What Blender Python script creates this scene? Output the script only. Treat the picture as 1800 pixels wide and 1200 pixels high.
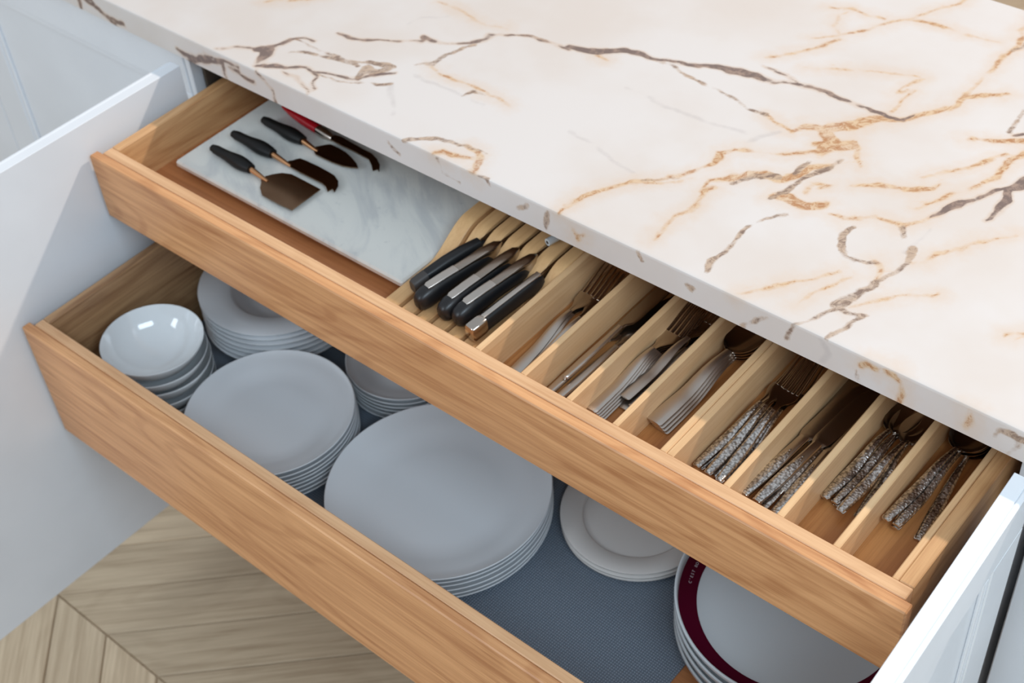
import bpy, bmesh, math, random
import numpy as np
from mathutils import Vector, Matrix, Euler
random.seed(7)
sc = bpy.context.scene
for o in list(bpy.data.objects): bpy.data.objects.remove(o, do_unlink=True)
Z0 = 0.833                       # height of the upper drawer's top edge above the floor; all z below are relative to it

# ------------------------------------------------------------------ camera, light, exposure
cam_d = bpy.data.cameras.new('camera'); cam = bpy.data.objects.new('camera', cam_d); sc.collection.objects.link(cam)
cam.location = (1.4673, -0.7597, 1.1032 + Z0); cam.rotation_euler = (0.7977, 0.0678, 0.6976)
cam_d.lens = 50.19; cam_d.sensor_width = 36; cam_d.clip_start = 0.02
cam_d.dof.use_dof = True; cam_d.dof.focus_distance = 1.42; cam_d.dof.aperture_fstop = 7.0
sc.camera = cam
sc.view_settings.view_transform = 'Standard'; sc.view_settings.look = 'None'
sc.view_settings.exposure = 0.0; sc.view_settings.gamma = 1.0; sc.view_settings.use_curve_mapping = False
w = bpy.data.worlds.new('world'); sc.world = w; w.use_nodes = True
bg = w.node_tree.nodes['Background']; bg.inputs[0].default_value = (0.86, 0.93, 1.0, 1); bg.inputs[1].default_value = 0.54

def area(name, loc, target, size, power, col, shape='DISK', size_y=None):
    d = bpy.data.lights.new(name, 'AREA'); d.shape = shape; d.size = size; d.energy = power; d.color = col
    if size_y: d.size_y = size_y
    o = bpy.data.objects.new(name, d); sc.collection.objects.link(o)
    o.location = loc; o.rotation_euler = (Vector(target) - Vector(loc)).to_track_quat('-Z', 'Y').to_euler()
    return o
area('ceiling_spot', (2.17, 3.82, 4.48), (0.8, 0.1, 0.83), 0.17, 192, (1.0, 0.86, 0.74))
area('window_light', (2.6, -1.05, 3.0), (0.5, 0, 0.75), 2.0, 50, (0.70, 0.86, 1.0), 'RECTANGLE', 0.7)
area('far_window_light', (-0.6, -3.4, 2.6), (0.5, 0, 0.8), 1.0, 40, (0.80, 0.90, 1.0), 'RECTANGLE', 1.4)
# ------------------------------------------------------------------ materials
def lin(c): return tuple(((x / 255 / 12.92) if x / 255 <= 0.04045 else ((x / 255 + 0.055) / 1.055) ** 2.4) for x in c) + (1,)
class NT:
    def __init__(s, name):
        s.m = bpy.data.materials.new(name); s.m.use_nodes = True; s.t = s.m.node_tree; s.b = s.t.nodes['Principled BSDF']
    def n(s, typ, **kw):
        x = s.t.nodes.new(typ)
        for k, v in kw.items():
            if k.startswith('i_'): x.inputs[int(k[2:])].default_value = v
            else: setattr(x, k, v)
        return x
    def l(s, a, b): s.t.links.new(a, b)
    def math(s, op, a, b=None, c=None, clamp=False):
        x = s.n('ShaderNodeMath', operation=op, use_clamp=clamp)
        for i, q in enumerate((a, b, c)):
            if q is None: continue
            if isinstance(q, (int, float)): x.inputs[i].default_value = q
            else: s.l(q, x.inputs[i])
        return x.outputs[0]
    def mix(s, f, a, b):
        x = s.n('ShaderNodeMix', data_type='RGBA')
        for i, q in ((0, f), (6, a), (7, b)):
            if isinstance(q, (int, float, tuple)): x.inputs[i].default_value = q
            else: s.l(q, x.inputs[i])
        return x.outputs[2]
    def coords(s, scale=(1, 1, 1), rot=(0, 0, 0), vary=True):
        tc = s.n('ShaderNodeTexCoord'); mp = s.n('ShaderNodeMapping'); mp.inputs['Scale'].default_value = scale; mp.inputs['Rotation'].default_value = rot
        if vary:
            oi = s.n('ShaderNodeObjectInfo'); ad = s.n('ShaderNodeVectorMath', operation='MULTIPLY_ADD')
            cmb = s.n('ShaderNodeCombineXYZ')
            for i in range(3): s.l(s.math('MULTIPLY', oi.outputs['Random'], 3.7 + i * 2.3), cmb.inputs[i])
            ad.inputs[1].default_value = (1, 1, 1); s.l(tc.outputs['Object'], ad.inputs[0]); s.l(cmb.outputs[0], ad.inputs[2]); s.l(ad.outputs[0], mp.inputs[0])
        else: s.l(tc.outputs['Object'], mp.inputs[0])
        if any(rot):   # turn first, stretch afterwards
            mp.inputs['Scale'].default_value = (1, 1, 1); m2 = s.n('ShaderNodeMapping'); m2.inputs['Scale'].default_value = scale; s.l(mp.outputs[0], m2.inputs[0]); return m2.outputs[0]
        return mp.outputs[0]
    def noise(s, vec, scale, detail=3, rough=0.5, dist=0.0):
        x = s.n('ShaderNodeTexNoise'); s.l(vec, x.inputs['Vector']); x.inputs['Scale'].default_value = scale
        x.inputs['Detail'].default_value = detail; x.inputs['Roughness'].default_value = rough; x.inputs['Distortion'].default_value = dist
        return x.outputs[0]
    def step(s, v, lo, hi, to0=0.0, to1=1.0):
        x = s.n('ShaderNodeMapRange', interpolation_type='SMOOTHSTEP'); s.l(v, x.inputs[0])
        for i, q in enumerate((lo, hi, to0, to1)): x.inputs[i + 1].default_value = q
        return x.outputs[0]
    def bump(s, h, strength, dist=0.001):
        b = s.n('ShaderNodeBump'); b.inputs['Strength'].default_value = strength; b.inputs['Distance'].default_value = dist
        s.l(h, b.inputs['Height']); s.l(b.outputs[0], s.b.inputs['Normal'])
def plain(name, col, rough=0.5, metal=0.0, coat=0.0, spec=0.5, noise_amt=0.03):
    t = NT(name); c = lin(col)
    v = t.noise(t.coords(), 6, 3)
    k = t.step(v, 0.3, 0.7, 1 - noise_amt, 1 + noise_amt)
    x = t.n('ShaderNodeMix', data_type='RGBA', blend_type='MULTIPLY'); x.inputs[0].default_value = 1; x.inputs[6].default_value = c; t.l(k, x.inputs[7])
    t.l(x.outputs[2], t.b.inputs['Base Color'])
    t.b.inputs['Roughness'].default_value = rough; t.b.inputs['Metallic'].default_value = metal
    t.b.inputs['Coat Weight'].default_value = coat; t.b.inputs['Specular IOR Level'].default_value = spec
    return t.m
def wood(name, light, dark, axis='X', rough=0.42, streak=1.0, rings=0.5, rot=0.0, varia=0.0, period=110.0):
    t = NT(name)
    sc_ = {'X': (1, 20, 20), 'Y': (20, 1, 20), 'Z': (20, 20, 1)}[axis]
    v = t.coords(sc_, (0, 0, rot))
    n1 = t.noise(v, 3.2, 5, 0.6, 0.4)
    fs = {'X': (2, 90, 90), 'Y': (90, 2, 90), 'Z': (90, 90, 2)}[axis]
    n2 = t.noise(t.coords(fs, (0, 0, rot)), 3.0, 4, 0.7)
    rs = {'X': (.9, 4, 4), 'Y': (4, .9, 4), 'Z': (4, 4, .9)}[axis]
    v3 = t.coords(rs, (0, 0, rot)); n3 = t.noise(v3, 1.6, 2, 0.4)
    ring = t.math('SINE', t.math('MULTIPLY', n3, period))
    a = t.step(n1, 0.32, 0.70)
    b = t.step(n2, 0.35, 0.72)
    r = t.step(ring, 0.2, 1.0)
    m = t.math('ADD', t.math('MULTIPLY', a, 0.48 * streak), t.math('MULTIPLY', b, 0.46 * streak))
    m = t.math('ADD', m, t.math('MULTIPLY', r, 0.35 * rings), clamp=True)
    c = t.mix(m, lin(light), lin(dark))
    if varia:
        oi = t.n('ShaderNodeObjectInfo'); k = t.step(oi.outputs['Random'], 0, 1, 1 - varia, 1 + varia)
        x = t.n('ShaderNodeMix', data_type='RGBA', blend_type='MULTIPLY'); x.inputs[0].default_value = 1; t.l(c, x.inputs[6]); t.l(k, x.inputs[7]); c = x.outputs[2]
    t.l(c, t.b.inputs['Base Color']); t.b.inputs['Roughness'].default_value = rough
    t.bump(b, 0.12, 0.0006)
    return t.m
MT = {}
MT['oak_front'] = wood('oak_front', (228, 172, 120), (172, 112, 68), 'X', streak=.9, rings=.55)
MT['oak_box_x'] = wood('oak_box_x', (228, 184, 140), (184, 132, 88), 'X', streak=.8, rings=.3)
MT['oak_box_y'] = wood('oak_box_y', (218, 172, 122), (172, 118, 72), 'Y', streak=.8, rings=.5)
MT['oak_box_shaded'] = wood('oak_box_shaded', (196, 156, 114), (128, 88, 56), 'Y', streak=1.0, rings=.6)  # darker copy of the side oak; the deep drawer's shade put into the colour
MT['brown_panel'] = plain('brown_reflection_panel', (140, 106, 78), .6)
MT['oak_floor_y'] = wood('oak_tray_floor', (198, 140, 84), (146, 90, 46), 'Y', streak=.9, rings=.3)
MT['birch_y'] = wood('pale_divider_wood', (230, 192, 146), (200, 152, 104), 'Y', streak=.7, rings=.25)
MT['oak_bottom'] = wood('oak_drawer_bottom', (196, 132, 84), (150, 92, 54), 'X', streak=.8, rings=.2)
MT['beech'] = wood('beech_block_wood', (224, 182, 130), (192, 142, 92), 'Y', streak=.6, rings=.2)
MT['plank_a'] = wood('parquet_a', (208, 186, 156), (160, 136, 108), 'X', .5, streak=.9, rings=.3, rot=math.radians(-45), varia=.2)
MT['plank_b'] = wood('parquet_b', (208, 186, 156), (160, 136, 108), 'X', .5, streak=.9, rings=.3, rot=math.radians(45), varia=.2)
MT['white'] = plain('white_lacquer', (228, 232, 237), .38)
MT['white_gloss'] = plain('white_gloss_lacquer', (238, 242, 246), .22, coat=.3)
MT['grout'] = plain('floor_base', (120, 104, 88), .8)
MT['dark'] = plain('interior_shade', (70, 62, 54), .7)  # dark colour stands in for the shade inside the cabinet
MT['porcelain'] = plain('grey_white_porcelain', (216, 219, 222), .16, coat=.4, noise_amt=.01)
MT['stone'] = plain('matt_cream_stoneware', (224, 219, 214), .3, coat=.15, noise_amt=.01)
MT['bowl'] = plain('glossy_bowl_glaze', (222, 226, 228), .10, coat=.6, noise_amt=.01)
MT['burgundy'] = plain('burgundy_glaze', (88, 10, 38), .22, coat=.4)
MT['satin'] = plain('satin_steel', (212, 204, 196), .34, metal=1)
MT['steel'] = plain('polished_steel', (198, 188, 178), .18, metal=1)
MT['blade'] = plain('blade_steel', (176, 166, 156), .24, metal=1)
MT['bronze'] = plain('dark_polished_blade', (128, 106, 86), .16, metal=1)
MT['copper'] = plain('copper_ferrule', (214, 160, 116), .25, metal=1)
MT['black'] = plain('black_resin', (26, 26, 28), .36)
MT['blackwood'] = plain('matt_black_handle', (17, 17, 17), .5, spec=.3)
MT['blackt'] = plain('dark_grey_grip', (64, 60, 58), .5)
MT['red'] = plain('red_resin', (176, 14, 30), .25, coat=.5)
MT['rod'] = plain('pale_grey_plastic', (206, 212, 214), .35)
MT['letter'] = plain('white_print', (226, 210, 214), .5)
def ornate():
    t = NT('ornate_relief_steel'); v = t.coords((1, 1, 1), vary=False)
    vo = t.n('ShaderNodeTexVoronoi', feature='SMOOTH_F1'); t.l(v, vo.inputs['Vector']); vo.inputs['Scale'].default_value = 420
    vn = t.noise(v, 420, 2)
    h = t.math('ADD', vo.outputs['Distance'], t.math('MULTIPLY', vn, .5))
    c = t.mix(t.step(h, .35, 1.0), lin((240, 238, 236)), lin((140, 132, 126)))
    t.l(c, t.b.inputs['Base Color']); t.b.inputs['Metallic'].default_value = 1; t.b.inputs['Roughness'].default_value = .24
    t.bump(h, 0.45, 0.0006); return t.m
MT['ornate'] = ornate()
def matt():
    t = NT('dimpled_drawer_liner'); v = t.coords((1, 1, 1), vary=False)
    def wv(d, off):
        x = t.n('ShaderNodeTexWave', wave_type='BANDS', bands_direction=d); t.l(v, x.inputs[0]); x.inputs['Scale'].default_value = 95; x.inputs['Phase Offset'].default_value = off
        return x.outputs['Fac']
    h = t.math('MULTIPLY', wv('X', 0), wv('Y', 0))
    c = t.mix(t.step(h, .15, .8), lin((108, 118, 130)), lin((146, 156, 168)))
    t.l(c, t.b.inputs['Base Color']); t.b.inputs['Roughness'].default_value = .42; t.bump(h, .7, .0012); return t.m
MT['mat'] = matt()
def board_marble():
    t = NT('grey_veined_marble'); v = t.coords((1, 1, 1), (0, 0, .5), vary=False)
    mp = t.coords((3, 9, 3), (0, 0, .6), vary=False)
    n = t.noise(mp, 2.2, 8, .62, .8); a = t.step(n, .46, .66)
    n2 = t.noise(v, 55, 4, .6); b = t.step(n2, .60, .78)
    c = t.mix(t.math('MULTIPLY', a, .42), lin((224, 224, 218)), lin((170, 174, 180)))
    c = t.mix(t.math('MULTIPLY', b, .30), c, lin((140, 148, 156)))
    t.l(c, t.b.inputs['Base Color']); t.b.inputs['Roughness'].default_value = .32; return t.m
MT['boardm'] = board_marble()
def counter_marble():
    t = NT('gold_veined_marble'); v = t.coords((1, 1, 1), vary=False)
    def att(n):
        a = t.n('ShaderNodeAttribute', attribute_type='GEOMETRY', attribute_name=n); return a.outputs['Fac']
    nf = t.noise(v, 75, 6, .68); nm = t.noise(v, 22, 5, .6, .5); nl = t.noise(v, 5, 4, .55); ns = t.noise(t.coords((1, 3.2, 1), (0, 0, -.9), vary=False), 26, 6, .7, .6)
    wob = t.math('ADD', t.math('MULTIPLY', t.math('SUBTRACT', nf, .5), 4.5), t.math('MULTIPLY', t.math('SUBTRACT', nm, .5), 5.0))
    c = t.mix(t.step(nl, .35, .7), lin((219, 213, 209)), lin((214, 204, 196)))
    streak = t.step(ns, .60, .74)
    halo_g = t.step(t.math('ADD', att('gold'), t.math('MULTIPLY', wob, 5.5)), -24, 4)
    halo_g = t.math('MULTIPLY', halo_g, t.math('ADD', .26, t.math('MULTIPLY', streak, .50)))
    c = t.mix(halo_g, c, lin((214, 176, 134)))
    f = t.step(t.math('ADD', att('faint'), t.math('MULTIPLY', wob, .8)), -3.0, 2.0)
    c = t.mix(t.math('MULTIPLY', f, .30), c, lin((176, 168, 166)))
    nx = t.noise(t.coords((1, 1.5, 1), (0, 0, -.9), vary=False), 60, 8, .75, 1.2)
    g = t.step(t.math('ADD', att('gold'), wob), -3.2, 1.6)
    c = t.mix(t.math('MULTIPLY', g, t.step(nm, .25, .62, .45, .9)), c, t.mix(t.step(nx, .38, .64), lin((214, 184, 148)), lin((200, 160, 118))))
    g2 = t.math('MULTIPLY', t.step(t.math('ADD', att('gold'), t.math('MULTIPLY', wob, 1.2)), -.6, 1.0), t.step(nx, .42, .62))
    c = t.mix(t.math('MULTIPLY', g2, .70), c, lin((166, 108, 64)))
    b = t.step(t.math('ADD', att('brown'), wob), -2.2, .8)
    c = t.mix(t.math('MULTIPLY', b, t.step(nm, .28, .6, .5, .9)), c, t.mix(t.step(nx, .38, .64), lin((190, 164, 140)), lin((160, 136, 118))))
    b2 = t.math('MULTIPLY', t.step(t.math('ADD', att('brown'), t.math('MULTIPLY', wob, 1.2)), -.8, .8), t.step(nx, .43, .62))
    c = t.mix(t.math('MULTIPLY', b2, .8), c, lin((124, 102, 90)))
    dk = t.step(t.math('ADD', att('dark'), t.math('MULTIPLY', wob, .75)), -1.4, .4)
    rim = t.step(t.math('ADD', att('dark'), wob), -5, .2)
    c = t.mix(t.math('MULTIPLY', rim, .45), c, lin((198, 164, 132)))
    c = t.mix(t.math('MULTIPLY', dk, .92), c, t.mix(t.step(nf, .44, .64), lin((112, 94, 88)), lin((156, 132, 118))))
    t.l(c, t.b.inputs['Base Color']); t.b.inputs['Roughness'].default_value = .36; t.b.inputs['Specular IOR Level'].default_value = .3
    return t.m
MT['marble'] = counter_marble()

# ------------------------------------------------------------------ mesh helpers
def link(o): sc.collection.objects.link(o); return o
def thing(name, label, cat, group=None, loc=(0, 0, 0)):
    o = link(bpy.data.objects.new(name, None)); o.empty_display_size = .02; o['label'] = label; o['category'] = cat
    o.location = (loc[0], loc[1], loc[2] + Z0) if loc != (0, 0, 0) else (0, 0, 0)
    if group: o['group'] = group
    return o
def mesh(name, V, F, mat, parent=None, smooth=False, angle=35, kind=None, world=True):
    """V in drawer coordinates (world) or local ones; the parent's own location is taken off."""
    V = np.array(V, float)
    if world:
        V = V + np.array([0, 0, Z0])
        q = parent
        while q is not None: V = V - np.array(q.location); q = q.parent
    me = bpy.data.meshes.new(name); me.from_pydata(V.tolist(), [], [tuple(f) for f in F]); me.update()
    bm = bmesh.new(); bm.from_mesh(me); bmesh.ops.recalc_face_normals(bm, faces=bm.faces); bm.to_mesh(me); bm.free()
    me.materials.append(MT[mat])
    if smooth:
        me.polygons.foreach_set('use_smooth', [True] * len(me.polygons)); me.set_sharp_from_angle(angle=math.radians(angle))
    o = link(bpy.data.objects.new(name, me)); o.parent = parent
    if kind: o['kind'] = kind
    return o
def boxgeo(x0, x1, y0, y1, z0, z1, b=0.0008):
    bm = bmesh.new(); bmesh.ops.create_cube(bm, size=1)
    for v in bm.verts: v.co = Vector(((x0 + x1) / 2 + v.co.x * (x1 - x0), (y0 + y1) / 2 + v.co.y * (y1 - y0), (z0 + z1) / 2 + v.co.z * (z1 - z0)))
    if b: bmesh.ops.bevel(bm, geom=list(bm.edges), offset=b, segments=1, affect='EDGES')
    bm.verts.index_update(); V = [tuple(v.co) for v in bm.verts]; F = [[v.index for v in f.verts] for f in bm.faces]; bm.free(); return V, F
def box(name, mat, parent, x0, x1, y0, y1, z0, z1, b=0.0008, **k):
    V, F = boxgeo(x0, x1, y0, y1, z0, z1, b); return mesh(name, V, F, mat, parent, **k)
def lathe(name, prof, mat, parent, seg=72, **k):
    V = []; F = []; n = len(prof)
    for i in range(seg):
        a = 2 * math.pi * i / seg
        for r, z in prof: V.append((r * math.cos(a), r * math.sin(a), z))
    for i in range(seg):
        j = (i + 1) % seg
        for q in range(n - 1): F.append((i * n + q, j * n + q, j * n + q + 1, i * n + q + 1))
    o = mesh(name, V, F, mat, parent, smooth=True, angle=60, world=False, **k)
    bm = bmesh.new(); bm.from_mesh(o.data); bmesh.ops.remove_doubles(bm, verts=bm.verts, dist=1e-6); bmesh.ops.recalc_face_normals(bm, faces=bm.faces); bm.to_mesh(o.data); bm.free()
    return o
def prism(name, outline, z0, z1, mat, parent, b=0.0, world=True, smooth=False):
    n = len(outline); V = [(x, y, z0) for x, y in outline] + [(x, y, z1) for x, y in outline]
    F = [tuple(range(n))[::-1], tuple(range(n, 2 * n))] + [(i, (i + 1) % n, n + (i + 1) % n, n + i) for i in range(n)]
    return mesh(name, V, F, mat, parent, world=world, smooth=smooth)
def loft(name, st, mat, parent, nc=8, rnd=0.0, smooth=True, world=False):
    """st: (s, half width, z centre, thickness, camber, side offset) along +Y; camber lifts the edges (bowl) or, negative, the middle."""
    V = []; F = []; m = 2 * (nc + 1)
    for s, hw, zc, th, cb, off in st:
        for side in (1, -1):
            for i in range(nc + 1):
                u = -1 + 2 * i / nc
                if side < 0: u = -u
                e = max(0.0, 1 - abs(u) ** 4) if rnd else 1
                t = th * (rnd * math.sqrt(e) + (1 - rnd)) if rnd else th
                V.append((off + hw * u, s, zc + cb * (u * u - 1) + side * t / 2))
    for k in range(len(st) - 1):
        for i in range(m): F.append((k * m + i, k * m + (i + 1) % m, (k + 1) * m + (i + 1) % m, (k + 1) * m + i))
    F.append(tuple(range(m))[::-1]); F.append(tuple(range((len(st) - 1) * m, len(st) * m)))
    return mesh(name, V, F, mat, parent, smooth=smooth, angle=48, world=world)
def tube(name, pts, rad, mat, parent, seg=14, world=False, sx=1.0, sz=1.0):
    """round bar through pts (any direction), rad per point"""
    V = []; F = []
    P = [Vector(p) for p in pts]
    if not isinstance(rad, (list, tuple)): rad = [rad] * len(P)
    for k, p in enumerate(P):
        d = (P[min(k + 1, len(P) - 1)] - P[max(k - 1, 0)]).normalized(); up = Vector((0, 0, 1)) if abs(d.z) < .95 else Vector((1, 0, 0))
        a = d.cross(up).normalized(); c = a.cross(d).normalized()
        for i in range(seg):
            t = 2 * math.pi * i / seg; V.append(tuple(p + a * math.cos(t) * rad[k] * sx + c * math.sin(t) * rad[k] * sz))
    for k in range(len(P) - 1):
        for i in range(seg): F.append((k * seg + i, k * seg + (i + 1) % seg, (k + 1) * seg + (i + 1) % seg, (k + 1) * seg + i))
    F.append(tuple(range(seg))[::-1]); F.append(tuple(range((len(P) - 1) * seg, len(P) * seg)))
    return mesh(name, V, F, mat, parent, smooth=True, angle=50, world=world)
def dup(root, label=None, group=None):
    r = root.copy(); link(r)
    for ch in list(root.children):
        c = ch.copy(); link(c); c.parent = r
        for g in ch.children: d = g.copy(); link(d); d.parent = c
    if label: r['label'] = label
    if group: r['group'] = group
    return r
def place(o, x, y, z, rz=0.0, pitch=0.0, roll=0.0):
    o.location = (x, y, z + Z0); o.rotation_euler = (pitch, roll, rz); return o
def aim(o, x0, y0, x1, y1, z, pitch=0.0, roll=0.0, ref=None):
    """handle end at (x0,y0), pointing towards (x1,y1); coordinates were taken at height ref above the tray floor"""
    if ref is not None:
        k = z - ZT - ref; x0 += .5 * k; x1 += .5 * k; y0 -= .75 * k; y1 -= .75 * k
    return place(o, x0, y0, z, math.atan2(y1 - y0, x1 - x0) - math.pi / 2, pitch, roll)
used = set()
def once(proto, label, group=None):
    """first call hands out the prototype itself, later calls copies of it"""
    if proto.name not in used:
        used.add(proto.name); proto['label'] = label
        if group: proto['group'] = group
        return proto
    return dup(proto, label, group)
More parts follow.
